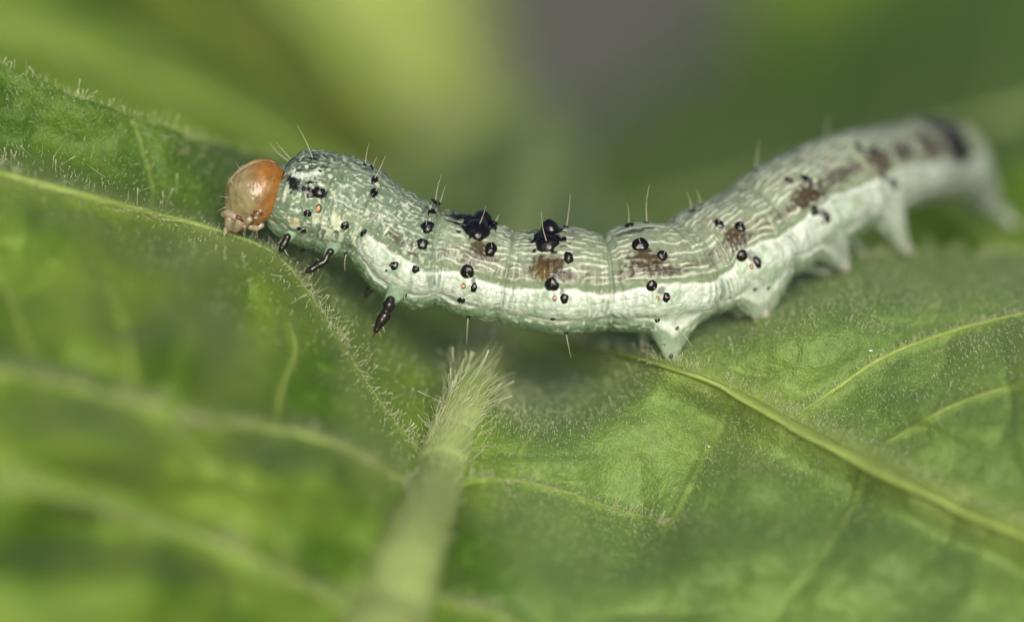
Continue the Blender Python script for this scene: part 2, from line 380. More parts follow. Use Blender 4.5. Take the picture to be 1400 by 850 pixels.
# margin hairs
for PG, NG, n in ((PL, NLn, 260), (PR, NRn, 500)):
    P = PG[0][:, -6]; keep = np.where((PG[2][:, -6] > -30) & (PG[2][:, -6] < 1430))[0]; i = rng.choice(keep, n)
    d = nrm(NG[i, -6] * .3 + np.array([.1, .2, 1.0]) + rng.normal(size=(n, 3)) * .25)
    ln = rng.uniform(5, 13, n) * K * np.where(rng.random(n) < .12, 2.1, 1)
    hairs(P[i] + rng.normal(size=(n, 3)) * .006, d, ln, np.full(n, .42 * K), rng.random(n) < .4)
def vein_hairs(P, W, n, lmin, lmax, rad, lo=0, hi=1, pg=.3, spread=1.0, lean=(0, 0, .3), wf=None):
    m = len(P); q = rng.uniform(lo, hi, n) * (m - 1.001); i = q.astype(int); f = (q - i)[:, None]
    p = P[i] * (1 - f) + P[i + 1] * f; t = nrm(P[i + 1] - P[i]); b = nrm(np.cross(t, UP)); c = np.cross(b, t)
    toc = nrm(CAM - p); c = np.where(((c * toc).sum(1) < 0)[:, None], -c, c)
    a = rng.uniform(-1.75, 1.75, n) * spread; rdir = np.sin(a)[:, None] * b + np.cos(a)[:, None] * (c * .75 + toc * .45)
    rdir = nrm(rdir - (rdir * t).sum(1, keepdims=True) * t)
    base = p + rdir * (W[i] * .86)[:, None]
    d = nrm(rdir + t * rng.uniform(.0, .65, (n, 1)) + rng.normal(size=(n, 3)) * .18 + np.array(lean))
    hairs(base, d, rng.uniform(lmin, lmax, n) * K, np.full(n, rad * K) * rng.uniform(.7, 1.25, n), rng.random(n) < pg, bend=.3, rings=6)
vein_hairs(mp, mw, 1500, 7, 20, .30, .10, .92, .3, lean=(0, 0, .12))
vein_hairs(mp, mw, 120, 22, 38, .42, .30, .7, .1, lean=(.15, 0, .35))
vein_hairs(mp, mw, 150, 22, 50, .6, .37, .52, .2, lean=(1.2, -.1, .7))
vein_hairs(*vp['A'], 520, 7, 19, .45, .12, 1, .5)
vein_hairs(*vp['A'], 60, 24, 36, .6, .12, .8, .1)
vein_hairs(*vp['B'], 420, 8, 22, .6, .2, 1, .3)
vein_hairs(*vp['E'], 300, 10, 24, .6, .2, 1, .3)
vein_hairs(*vp['C'], 700, 5, 13, .35, .1, 1, .6)
vein_hairs(*vp['D'], 240, 6, 17, .42, 0, 1, .5)
vein_hairs(*vp['F'], 120, 8, 18, .6, 0, 1, .4)
vein_hairs(*vp['c1'], 320, 4, 10, .34, 0, 1, .6)
hr = mesh_from('hair', np.vstack(HV), np.vstack(HF), M_hair, leaf); hr['kind'] = 'stuff'

# pale flecks lying on the blade
def fleck(px, py, r, label):
    P, _, _ = blade_surface(np.array([px, px + 1.]), np.array([py, py + 0.]))
    bm_p = P[0] - FW * .012 + UP * .006
    th = np.linspace(0, math.pi, 7); ph = np.arange(9) / 9 * 2 * math.pi
    V = []
    for t_ in th:
        for p_ in ph:
            rr = r * K * (1 + .35 * (random.random() - .5)); V.append(bm_p + rr * np.array([1.5 * math.sin(t_) * math.cos(p_), math.sin(t_) * math.sin(p_), .55 * math.cos(t_)]))
    o = mesh_from('debris_fleck', V, grid_faces(7, 9, True), M_fleck, origin=bm_p); o['label'] = label; o['category'] = 'fleck'; o['group'] = 'pale specks lying on the leaf'
fleck(1190, 481, 2.2, 'tiny white fleck on the leaf just above the thin curved side vein')
fleck(969, 612, 1.7, 'tiny white fleck on the leaf below the thick yellow vein')

# ------------------------------------------------------------------ background leaves, far out of focus
def far_leaf(label, ctrl, c1, c2, vein_col=None, name='background_leaf', mid=None, bulge=.25, nside=5, vw=10, group='blurred leaves behind the caterpillar', seed=0):
    """ctrl: rows of (px, py, depth); the leaf's length runs along the rows"""
    G = np.asarray(ctrl, float); n = 90
    A = np.stack([catmull(G[r], n) for r in range(G.shape[0])]); A = np.stack([catmull(A[:, k], n) for k in range(n)], 1)   # across x along
    v = np.linspace(-1, 1, n)[:, None] * np.ones((1, n)); u = np.linspace(0, 1, n)[None] * np.ones((n, 1))
    mv = 0 if mid is None else mid
    rel = v - mv
    tm = np.abs(rel) < .03
    ph = (u * nside * 1.0 - np.abs(rel) * 1.3)
    sv = np.abs((ph % 1) - .5) * 2                            # 1 on a side vein
    hump = bulge * (1 - sv ** 3) * np.clip(np.abs(rel) * 4, 0, 1) * (.6 + .8 * fbm(u * 3, v * 2, 50 + seed))
    dep = A[..., 2] - hump
    P = at(A[..., 0], A[..., 1], dep)
    col = np.asarray(c1) + (np.asarray(c2) - np.asarray(c1)) * sstep(.35, .65, fbm(u * 4, v * 2.5, 53 + seed))[..., None]
    vc = np.asarray(vein_col if vein_col is not None else GV)
    col = mixc(col, vc, .5 * np.exp(-((1 - sv) / .10) ** 2) * (np.abs(rel) < .95)); col = mixc(col, vc, .85 * np.exp(-(rel / .05) ** 2))
    L = empty(name, P[n // 2, 0], label, 'leaf', group)
    b = mesh_from('blade', P.reshape(-1, 3), grid_faces(n, n), M_bleaf, L, col.reshape(-1, 3))
    md = b.modifiers.new('thickness', 'SOLIDIFY'); md.thickness = .025
    k = int((mv + 1) / 2 * (n - 1)); line = P[k] - FW * .03
    V, F = tube(line, np.linspace(vw, vw * .5, n) * K, 10); mesh_from('midrib', V, F, M_vein, L, np.tile(vc, (len(V), 1)))
    for s in range(1, nside + 1):
        for sg in (-1, 1):
            rr = np.linspace(.0, .9, 24); uu = (s - .5 + rr * 1.3) / nside; vv = mv + sg * rr
            ok = (uu < .98) & (np.abs(vv) < .97)
            if ok.sum() < 5: continue
            ii = ((vv[ok] + 1) / 2 * (n - 1)).astype(int); jj = (uu[ok] * (n - 1)).astype(int)
            V, F = tube(gsmooth(P[ii, jj] - FW * .012, 2), np.linspace(vw * .5, vw * .2, ok.sum()) * K, 6); mesh_from('side_vein', V, F, M_vein, L, np.tile(vc, (len(V), 1)))
far_leaf('light green blurred leaf behind the hairy margin, nearest of the leaves in the back',
    [[(-330,-190,4.6),(-60,-90,4.6),(120,10,4.5),(270,85,4.4),(400,165,4.2),(520,260,3.8)],
     [(-330,-60,3.8),(-60,20,3.7),(120,85,3.6),(270,135,3.5),(380,195,3.4),(500,280,3.2)],
     [(-330,80,3.3),(-60,120,3.2),(120,190,3.1),(250,240,3.0),(370,280,2.9),(480,330,2.8)],
     [(-330,260,3.2),(-60,300,3.1),(100,340,3.0),(240,370,2.9),(350,380,2.8),(460,390,2.8)]],
    (.16,.265,.03), (.22,.33,.055), mid=-.35, seed=1, bulge=.2)
far_leaf('dark green blurred leaf with an olive midrib behind the light one',
    [[(60,-330,11.1),(190,-230,10.8),(290,-120,10.5),(395,-10,10.3),(490,110,9.9),(595,240,9.5)],
     [(-60,-220,10.0),(110,-120,9.7),(245,-30,9.5),(370,60,9.2),(470,160,8.8),(590,290,8.4)],
     [(-180,-130,9.5),(20,-30,9.3),(190,60,9.0),(340,150,8.6),(480,250,8.1),(600,340,7.6)],
     [(-260,-20,9.7),(-60,80,9.5),(120,170,9.2),(280,260,8.6),(430,330,8.1),(560,400,7.6)]],
    (.045,.105,.012), (.085,.155,.020), vein_col=(.19,.20,.035), mid=-.28, vw=26, seed=5, bulge=.3)
far_leaf('bright yellow green leaf in the far background above the dark leaf',
    [[(610,-420,27.3),(640,-260,26.5),(655,-100,25.6),(665,20,24.8),(680,120,23.9),(690,200,23.5)],
     [(500,-420,25.6),(540,-260,24.8),(575,-100,23.9),(605,20,23.3),(635,120,22.9),(665,200,22.7)],
     [(360,-420,24.8),(400,-260,23.9),(445,-100,23.1),(500,20,22.7),(565,120,22.5),(640,200,22.5)],
     [(230,-420,25.2),(280,-260,24.4),(340,-100,23.5),(410,20,23.1),(500,120,22.7),(610,200,22.5)]],
    (.29,.385,.085), (.34,.44,.12), vein_col=(.50,.54,.18), mid=.0, vw=14, seed=8, bulge=.2)
far_leaf('broad mid green blurred leaf with a pale rib behind the tail',
    [[(640,250,26.5),(800,175,25.4),(920,110,24.5),(1030,30,23.8),(1150,-60,23.1),(1340,-150,23.1),(1560,-240,23.1)],
     [(640,310,15.3),(800,260,13.9),(960,205,13.0),(1110,180,11.6),(1260,120,10.9),(1400,60,10.4),(1620,-20,10.4)],
     [(640,400,5.8),(800,350,5.4),(960,300,5.0),(1120,250,4.6),(1270,215,4.3),(1410,180,4.2),(1640,140,4.2)],
     [(640,470,4.4),(800,420,4.2),(970,370,3.8),(1130,330,3.2),(1280,300,2.8),(1420,280,2.6),(1640,260,2.6)],
     [(640,560,3.8),(800,520,3.8),(980,470,3.4),(1140,430,2.9),(1290,410,2.4),(1430,390,2.2),(1640,380,2.2)]],
    (.125,.235,.020), (.165,.285,.036), vein_col=(.27,.36,.12), mid=-.12, vw=22, seed=12, bulge=.22, nside=6)
far_leaf('dark green leaf at the upper right edge of the far background',
    [[(1060,-260,23.8),(1180,-230,23.1),(1320,-180,22.4),(1460,-120,22.1),(1640,-60,22.1)],
     [(1030,-110,22.1),(1180,-90,21.4),(1320,-60,20.7),(1460,-20,20.4),(1640,30,20.4)],
     [(1010,20,20.4),(1160,50,19.7),(1320,80,19.0),(1460,110,18.7),(1640,140,18.7)],
     [(1090,160,19.4),(1200,180,18.7),(1340,210,18.0),(1460,230,17.7),(1640,260,17.7)]],
    (.09,.19,.015), (.13,.23,.025), mid=.0, vw=14, seed=15, bulge=.3)

# ------------------------------------------------------------------ the caterpillar
TB = np.array([
 (369,217,373,298,0),(384,209,386,318,0),(400,206,398,329,0),(430,204,424,340,0),(460,208,448,350,0),(490,218,470,358,0),(518,234,494,366,0),(546,251,515,388,0),
 (572,264,535,411,0),(600,279,560,422,0),(630,293,592,417,0),(665,302,626,430,0),(700,314,668,441,0),(730,317,715,449,0),
 (770,311,765,458,0),(828,320,825,454,.01),(870,306,876,455,.03),(912,306,928,450,.08),(955,281,975,433,.17),(1003,256,1033,410,.24),
 (1045,224,1085,378,.36),(1085,204,1122,352,.50),(1130,186,1160,324,.70),(1180,177,1200,303,.98),(1230,169,1238,287,1.28),
 (1270,163,1276,276,1.62),(1308,170,1300,278,1.82),(1336,204,1318,286,1.97),(1352,240,1334,296,2.08),(1362,268,1348,300,2.14)], float)
NU, NV = 1500, 340
C2 = np.c_[(TB[:, 0] + TB[:, 2]) / 2, (TB[:, 1] + TB[:, 3]) / 2, TB[:, 4]]
tan = nrm(np.gradient(C2[:, :2], axis=0)); wv = TB[:, :2] - TB[:, 2:4]
hw = np.abs(wv[:, 0] * tan[:, 1] - wv[:, 1] * tan[:, 0]) / 2
C2[:, 2] = np.where(C2[:, 2] > .5, .5 + (C2[:, 2] - .5) * .9, C2[:, 2])
ST = catmull(np.c_[C2, hw], 1600); ST = gsmooth(ST, 10)
# resample evenly along the real length
Pc = at(ST[:, 0], ST[:, 1], ST[:, 2]); al = np.r_[0, np.cumsum(np.linalg.norm(np.diff(Pc, axis=0), axis=1))]
si = np.linspace(0, al[-1], NU); ST = np.stack([np.interp(si, al, ST[:, c]) for c in range(4)], 1)
Pc = at(ST[:, 0], ST[:, 1], ST[:, 2]); rad = ST[:, 3] * K * (DIST + ST[:, 2]) / DIST
# close both ends
endlen = .10
rad_full = rad.copy()
rad = rad * np.sqrt(np.clip(1 - np.clip(1 - (al[-1] - si) / .14, 0, 1) ** 2, 1e-4, 1)) * np.sqrt(np.clip(1 - np.clip(1 - si / .05, 0, 1) ** 2 * .6, 1e-4, 1))
Tn = nrm(gsmooth(np.gradient(Pc, axis=0), 12))
roll = (R(12) - R(22) * sstep(930, 1090, ST[:, 0]))[:, None]; Dref = UP * np.cos(roll) - FW * np.sin(roll)
Dr = nrm(Dref - (Tn * Dref).sum(1, keepdims=True) * Tn); Nn = np.cross(Dr, Tn); Nn = np.where(((Nn @ -FW) < 0)[:, None], -Nn, Nn)
PHI = (np.arange(NV) / NV) * 2 * math.pi            # 0 dorsal, 90 degrees the near side
A_ = np.degrees(np.where(PHI > math.pi, 2 * math.pi - PHI, PHI))[None, :] * np.ones((NU, 1))
U = (si / K)[:, None] * np.ones((1, NV)); XC = ST[:, 0][:, None] * np.ones((1, NV)); RP = (rad / K)[:, None]
SD = np.where(PHI > math.pi, 7.3, 0.)[None]          # the far side gets its own noise
AN = A_ + SD * 100 * sstep(5, 20, A_)
# segment borders by the spine's photograph x
BORD = [x for x in (446, 512, 595, 691, 828, 941, 1038, 1137, 1222, 1288, 1325)]
UB = np.array([np.interp(x, ST[:, 0], si / K) for x in BORD]); UB = np.r_[-5, UB, si[-1] / K + 5]
seg = np.searchsorted(UB, U[:, 0]) - 1; seg = np.clip(seg, 0, len(UB) - 2)
fr = ((U[:, 0] - UB[seg]) / (UB[seg + 1] - UB[seg]))[:, None] * np.ones((1, NV)); SL = (UB[seg + 1] - UB[seg])[:, None]
SG = seg[:, None] * np.ones((1, NV))
wob = 5 * (noise(A_ / 22, SG * 3 + SD, 60) - .5) + 2.2 * (noise(A_ / 7, SG * 5 + SD, 61) - .5)
Uw = U + wob
front = 1 - sstep(560, 660, XC)
# --- relief in px
H = np.zeros((NU, NV))
for b in UB[1:-1]:
    d = Uw - b; H -= (2.4 * np.exp(-(d / 2.0) ** 2) + (2.6 + 2.6 * sstep(880, 960, XC)) * np.exp(-(d / 9) ** 2)) * (1 - .45 * front)
H += 1.7 * (noise(Uw / 4.2 + .8 * noise(A_ / 15, U / 30, 55), A_ / 38 + SD, 56) - .5) * (.5 + np.exp(-(np.abs(fr - .5) - .5) ** 2 / .02))
for b in UB[1:-1]:
    d = Uw - b
    for k, off in enumerate((-13, -24, 11)):           # small folds either side of the border
        H -= (1.0, .6, .8)[k] * np.exp(-((d - off + 2 * (noise(A_ / 9, SG + k, 62) - .5)) / 1.6) ** 2) * sstep(6, 30, A_)
H += 1.6 * np.sin(np.clip(fr, 0, 1) * math.pi)
for q in (.36, .62, .8):
    H -= .7 * np.exp(-(((fr - q) * SL + wob) / 2.2) ** 2) * (.4 + noise(A_ / 14, SG + q * 10, 63))
scal = np.sin(Uw / 18. * 2 * math.pi) * gauss(A_, 0, 40) * sstep(455, 500, XC) * (1 - sstep(690, 760, XC)); H += 1.3 * scal
band_on = sstep(505, 522, XC)
rear = sstep(780, 1000, XC)
lo = 88 - 3 * rear + 3.5 * (noise(U / 9, SG + SD, 64) - .5) + 3.0 * np.cos(fr * 2 * math.pi) + 3 * gauss(XC, 600, 60)
hi = 128 + 4 * rear + 3.0 * (noise(U / 12, SG + SD, 65) - .5) - 2.5 * np.cos(fr * 2 * math.pi) + 4 * gauss(XC, 590, 60)
H += (3.4 * gauss(A_, 108, 13) - 2.4 * gauss(A_, 88, 6) - 2.6 * gauss(A_, 127, 5)) * (.35 + .65 * band_on)
# upright wrinkles in the white band, closest near the borders
nearb = np.min(np.abs(Uw[..., None] - UB[None, None, 1:-1]), axis=-1)
wr = (noise(Uw / 3.2 + noise(A_ / 12, U / 40, 66) * 2.0, A_ / 26 + SD, 67) - .5)
H += 3.6 * wr * gauss(A_, 106, 17) * (.25 + np.exp(-(nearb / 26) ** 2))
wr2 = np.abs(noise(U / 11 + 3, A_ / 6 + SD, 68) - .5) * 2
H += -1.1 * np.exp(-(wr2 / .12) ** 2) * gauss(A_, 104, 15)
# longitudinal wavy ridges on the back, broken into beads in front
warp = 1.15 * (fbm(U / 34, A_ / 26 + SD, 70) - .5) * 2 + .38 * (noise(U / 8, A_ / 8 + SD, 72) - .5) * 2
q = A_ / 6.9 + warp * .66
cell = np.floor(q); ln = np.abs(q - cell - .5) * 2
pres = noise(U / 13 + cell * 3.7, cell * 1.31 + SD, 73)
thr = .31 + .19 * front
line = (1 - sstep(.14, .50, ln)) * sstep(thr, thr + .22, pres) * (1 - sstep(76, 86, A_))
line *= (1 - .75 * np.exp(-(nearb / 4.5) ** 2))
# beads and squiggles of the thorax
sq = noise(U / 3.6 + 2.5 * noise(U / 20, A_ / 20, 75), A_ / 3.3 + SD, 74); sqm = sstep(.70, .80, sq)
sq2 = np.abs(noise(U / 9, A_ / 7.5 + SD, 76) - .5); sqc = (1 - sstep(.02, .06, sq2)) * sstep(.45, .6, noise(U / 12, A_ / 9 + SD, 77))
wline = np.clip(line * (1 - .35 * front) + front * .8 * np.maximum(sqm, .7 * sqc) * (1 - .5 * line) * (1 - sstep(120, 140, A_) * .6), 0, 1)
H += .75 * wline * (A_ < 95) + .5 * wline * (A_ >= 95)
H += 1.5 * (fbm(U / 6, A_ / 5 + SD, 80) - .5) + 1.2 * (fbm(U / 26, A_ / 20 + SD, 83) - .5)
Pb = Pc[:, None] + (rad[:, None] + H * K * (rad / rad_full)[:, None])[..., None] * (np.cos(PHI)[None, :, None] * Dr[:, None] + np.sin(PHI)[None, :, None] * Nn[:, None])
# --- colour
c_front = np.array([.140, .200, .132]); c_rear = np.array([.215, .265, .18])
col = mixc(np.tile(c_rear, (NU, NV, 1)), c_front, front)
col *= (.82 + .36 * fbm(U / 22, A_ / 15 + SD, 86))[..., None]
col = mixc(col, (.27, .24, .19), .30 * sstep(.5, .75, fbm(U / 30, A_ / 14 + SD, 88)) * (1 - front))
# grey brown pattern stripe low on the back
st_ = gauss(A_, 69, 11) * sstep(.32, .62, fbm(U / 13, A_ / 5 + SD, 89)) * (.45 + .55 * np.sin(np.clip(fr, 0, 1) * math.pi)) * sstep(470, 540, XC)
col = mixc(col, (.075, .065, .045), .85 * st_ * (1 - sstep(84, 90, A_)))
col = mixc(col, (.19, .25, .155), .75 * gauss(A_, 84, 5))
# dark wavy lines along the very back
dl = np.exp(-((A_ / 6.0 + warp * 1.0 + 1.2 * np.sin(Uw / 9.) * front) % 2 - 1) ** 2 / .16)
bk = (1 - sstep(20, 38, A_)) * (.55 + .45 * (1 - sstep(620, 700, XC))) * (.35 + .65 * sstep(.3, .6, noise(U / 15, A_ / 9, 91)))
col = mixc(col, (.045, .05, .04), .9 * dl * bk)
t1 = (1 - sstep(425, 470, XC)) * (1 - sstep(45, 70, A_)); dk = (1 - sstep(.04, .11, np.abs(fbm(U / 11, A_ / 9, 92, 2) - .52))) * t1
col = mixc(col, (.02, .025, .02), .85 * dk)
wcol = np.array([.58, .63, .52])
col = mixc(col, wcol, .78 * wline * (1 - .6 * dk))
bm = sstep(-1.3, 1.3, A_ - lo) * (1 - sstep(-.8, .8, A_ - hi)) * band_on
bt = fbm(U / 14, A_ / 8 + SD, 94); bcol = mixc(np.tile(np.array([.49, .56, .49]), (NU, NV, 1)), (.31, .41, .29), .8 * sstep(.48, .68, bt) * sstep(18, 34, nearb))
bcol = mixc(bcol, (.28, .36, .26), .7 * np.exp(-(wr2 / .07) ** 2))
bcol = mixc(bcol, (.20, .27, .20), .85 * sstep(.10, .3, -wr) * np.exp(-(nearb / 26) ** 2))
edge = gauss(A_, hi - 3, 2.2) + gauss(A_, lo + 2.5, 1.8); bcol = mixc(bcol, (.62, .68, .62), np.clip(edge, 0, 1) * .8)
col = mixc(col, (0, 0, 0), bm * 0); col = col * (1 - bm[..., None]) + bcol * bm[..., None]
pf = (1 - band_on) * gauss(A_, 104, 15) * sstep(.42, .58, noise(U / 9, A_ / 14, 95)) * sstep(425, 450, XC); col = mixc(col, (.52, .58, .44), .85 * pf)
ve = sstep(0, 3, A_ - hi) * (.6 + .4 * band_on); vcol = mixc(np.tile(np.array([.165, .255, .16]), (NU, NV, 1)), (.28, .38, .28), .6 * sstep(.45, .75, fbm(U / 20, A_ / 12 + SD, 96)))
vcol = mixc(vcol, (.27, .34, .25), .6 * rear)
vcol = mixc(vcol, (.52, .60, .50), .8 * sstep(.74, .82, noise(U / 5, A_ / 4 + SD, 98)))
col = col * (1 - ve[..., None]) + vcol * ve[..., None]
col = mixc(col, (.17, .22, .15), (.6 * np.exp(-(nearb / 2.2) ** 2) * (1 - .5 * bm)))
# where a place of the photograph lies on the near side of the body
Nb = grid_normals(Pb, True); cen = Pc[:, None]; Nb = Nb * np.sign(((Pb - cen) * Nb).sum(-1, keepdims=True))
bx, by, bd = proj(Pb); facing = ((CAM - Pb) * Nb).sum(-1) > 0
JH = NV // 2
def hit(px, py):
    d = (bx - px) ** 2 + (by - py) ** 2 + np.where(facing & (PHI[None] <= math.pi + .5), 0, 1e5)
    k = int(np.argmin(d)); return k // NV, k % NV
def mark(px, py, ru, rv, c, amt=1., rot=0, rag=.35, soft=.25, both=True, size=5., lim=400):
    global col
    i, j = hit(px, py)
    for jj in ((j, (NV - j) % NV) if both else (j,)):
        du = U - U[i, 0]; dphi = (PHI[None] - PHI[jj] + math.pi) % (2 * math.pi) - math.pi; dv = dphi * RP
        if jj != j: dv = -dv
        a = R(rot); e = np.hypot((du * math.cos(a) + dv * math.sin(a)) / ru, (-du * math.sin(a) + dv * math.cos(a)) / rv)
        e = e + rag * (noise(U / size, (PHI[None] * RP) / size, 100) - .5) * 2
        col = mixc(col, c, amt * (1 - sstep(1 - soft, 1 + soft, e)) * (1 - sstep(lim - 7, lim + 7, A_)))
BR = (.040, .019, .003); BK = (.006, .006, .007)
mark(657, 343, 15, 15, BR, .85, rag=.42, soft=.28); mark(668, 352, 14, 8, (.045, .034, .022), .75, rag=.5, soft=.35)
mark(749, 360, 22, 13, BR, .9, rag=.42, soft=.28); mark(768, 376, 22, 8, (.045, .033, .02), .85, rag=.5, soft=.35); mark(741, 372, 12, 10, (.11, .075, .015), .7, rag=.5, soft=.35)
mark(886, 356, 21, 15, BR, .9, rag=.42, soft=.28); mark(902, 369, 26, 6, (.045, .034, .026), .85, rag=.6, soft=.4); mark(868, 370, 14, 5, (.06, .045, .03), .7, rag=.6, soft=.4)
mark(1000, 322, 19, 13, BR, .9, rag=.5, soft=.4); mark(1012, 331, 22, 6, (.04, .03, .02), .85, rag=.6, soft=.4); mark(982, 338, 20, 4, (.06, .045, .035), .7, rag=.6, soft=.4)
mark(1104, 264, 23, 15, BR, .9, rag=.6, soft=.4); mark(1150, 238, 60, 10, (.07, .06, .05), .7, rag=.42, soft=.28); mark(1085, 284, 20, 4, (.06, .045, .035), .7, rag=.6, soft=.4)
mark(1203, 220, 27, 19, (.08, .06, .04), .9, rag=.5, soft=.35); mark(1235, 205, 30, 14, (.06, .05, .04), .8, rag=.5, soft=.35)
mark(1266, 196, 28, 28, (.05, .04, .03), .9, rag=.5, soft=.35); mark(1306, 196, 40, 60, (.012, .011, .01), .97, rag=.45, soft=.35, lim=92); mark(1326, 232, 36, 40, (.015, .014, .012), .9, rag=.5, soft=.4, lim=92)
mark(1280, 168, 20, 24, (.012, .011, .01), .95, rag=.5, soft=.4); mark(1291, 186, 10, 12, (.25, .22, .19), .7, rag=.4, soft=.5)
mark(652, 302, 25, 36, BK, 1, rag=.45, soft=.12); mark(640, 298, 12, 10, BK, .9, rag=.5, soft=.3); mark(670, 304, 9, 7, BK, .9, rag=.5, soft=.3)
mark(747, 320, 23, 32, BK, 1, rag=.6, soft=.15); mark(730, 318, 14, 4, (.03, .03, .03), .85, rag=.6, soft=.3); mark(763, 314, 8, 5, BK, .9, rag=.5, soft=.3)
mark(863, 316, 14, 4, (.05, .05, .045), .7, rag=.8, soft=.3); mark(880, 313, 12, 4, (.05, .05, .045), .6, rag=.8, soft=.3)
for a in ((391,226,14,6,20),(400,251,9,11,0),(410,257,10,4,10),(426,249,10,2,-12),(384,240,4,8,0),(433,264,14,8,-10),(427,267,5,4,0),(426,217,7,2,10),(396,214,9,2.5,0)):
    mark(a[0], a[1], a[2], a[3], BK, .97, rot=a[4], rag=.55, soft=.15, size=3.5)
for a in ((414,240,13,4),(427,238,6,3),(437,234,5.5,5),(402,235,4,7),(391,262,3,12),(452,240,3,3),(419,228,2.5,4)):
    mark(a[0], a[1], a[2], a[3], (.52, .58, .50), .85, rag=.3, soft=.25, size=3)
mark(438, 234, 2.6, 2.2, (.03, .03, .03), 1, rag=.1); mark(379, 238, 4, 13, (.50, .55, .52), .7, rag=.2)
for a in ((456,300,4,13,10),(463,303,3,11,10),(438,304,11,3,5),(445,312,9,2.5,-5),(484,328,15,3,-40),(500,336,14,2.5,-25),(405,310,8,4,0)):
    mark(a[0], a[1], a[2], a[3], (.56, .61, .46), .8, rot=-a[4], rag=.35, soft=.3, size=4)
mark(404, 305, 9, 6, (.50, .42, .20), .5, soft=.5)
for a in ((904,397,5,6),(648,383,3,5),(768,400,3,7),(1027,350,6,7),(1123,290,6,6)):
    mark(a[0], a[1], a[2], a[3], (.10, .10, .09), .8, rag=.2, soft=.4)
mark(564, 347, 7, 2.2, (.06, .06, .05), .8, rag=.6); mark(1222, 252, 9, 8, BK, .9, rag=.3)
for a in ((1318, 203, 26, 42), (1292, 176, 20, 22), (1332, 236, 20, 26)): mark(*a, (.008, .007, .007), .97, rag=.25, soft=.3, size=9, lim=92)
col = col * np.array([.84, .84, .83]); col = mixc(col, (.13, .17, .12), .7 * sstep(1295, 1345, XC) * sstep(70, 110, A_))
for a in ((1312, 196, 30, 46), (1285, 170, 20, 24)): mark(*a, (.006, .005, .005), 1, rag=.3, soft=.25, size=7, lim=96)
# --- prolegs drawn out of the same skin: root px, foot px, foot depth, reach
PRO = [((914, 448), (918, 491), -.02, 33, 33), ((1046, 398), (1046, 430), .18, 42, 40), ((1140, 336), (1156, 366), .54, 34, 34), ((1216, 290), (1240, 342), .92, 33, 33), ((1338, 280), (1384, 306), 1.8, 36, 32)]
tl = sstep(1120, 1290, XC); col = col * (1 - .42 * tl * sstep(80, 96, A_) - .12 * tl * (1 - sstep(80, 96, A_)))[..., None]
P0 = Pb.copy(); feet = []; PRO_X0 = float(at(914, 448, 0)[0])
for pk, (rp, fp, fd, r1, r2) in enumerate(PRO):
    i, j = hit(*rp); root = P0[i, j]; foot = at(*fp, fd)
    for mirr in ((0, 1) if pk < 4 else (0,)):
        jj = j if not mirr else (NV - j) % NV
        v = foot - root
        if mirr: v = v - 2 * (v @ Nn[i]) * Nn[i]; v = v * .98
        dphi = (PHI[None] - PHI[jj] + math.pi) % (2 * math.pi) - math.pi
        rho = np.hypot((U - U[i, 0]) / r1, dphi * RP / r2)
        rho = rho * (1 + .06 * (noise(U / 9, A_ / 9, 104) - .5)); core, pw = (.2, 1.75) if pk == 0 else (.34, 1.25)
        wgt = np.clip((1 - rho) / (1 - core), 0, 1) ** pw
        wgt = wgt - .03 * np.sin(wgt * 22) * (wgt > .1) * (wgt < .95)
        # gathers the skin in so that the leg narrows
        ax = nrm(v); rel = P0 - P0[i, jj]; lat = rel - (rel @ ax)[..., None] * ax
        Pb = Pb + v * wgt[..., None] - lat * (.16 * wgt * (rho < 1.2))[..., None]
        col = mixc(col, (.24, .29, .22), .75 * sstep(.3, .9, wgt))
        feet.append((P0[i, jj] + v, ax, mirr, root))
body_o = at(915, 470, .1)
cat = empty('caterpillar', at(919, 494, -.02), 'pale green caterpillar with orange head and black bristly warts walking over the hairy leaf', 'caterpillar')
# close the tail: last ring to a point
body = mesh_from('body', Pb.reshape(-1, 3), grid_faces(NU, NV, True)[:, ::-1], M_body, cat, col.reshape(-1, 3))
bx, by, bd = proj(Pb); Nb = grid_normals(Pb, True); Nb = Nb * np.sign(((P0 - cen) * Nb).sum(-1, keepdims=True)); facing = ((CAM - Pb) * Nb).sum(-1) > 0

# proleg feet: soft pads with a row of hooks
for (fp, ax, mirr, root) in feet:
    e1 = nrm(np.cross(ax, RT + .01)); e2 = np.cross(ax, e1); rr = (6 if abs(root[0] - PRO_X0) < .2 else 7.5) * K
    V, F = capped([fp - ax * rr * 1.0, fp - ax * rr * .2, fp + ax * rr * .35], [rr * .9, rr * 1.15, rr * .95], 14)
    ft = mesh_from('foot', V, F, M_foot, cat)
    hv, hf, n0 = [], [], 0
    for k in range(12):
        a = k / 12 * 2 * math.pi; c = fp + ax * rr * .7 + (math.cos(a) * e1 + math.sin(a) * e2) * rr * .75
        v_, f_ = tube([c, c + ax * rr * .5, c + ax * rr * .75 - (math.cos(a) * e1 + math.sin(a) * e2) * rr * .35], [rr * .12, rr * .09, rr * .01], 4)
        hv.append(v_); hf.append(f_ + n0); n0 += len(v_)
    mesh_from('hooks', np.vstack(hv), np.vstack(hf), M_hook, ft)

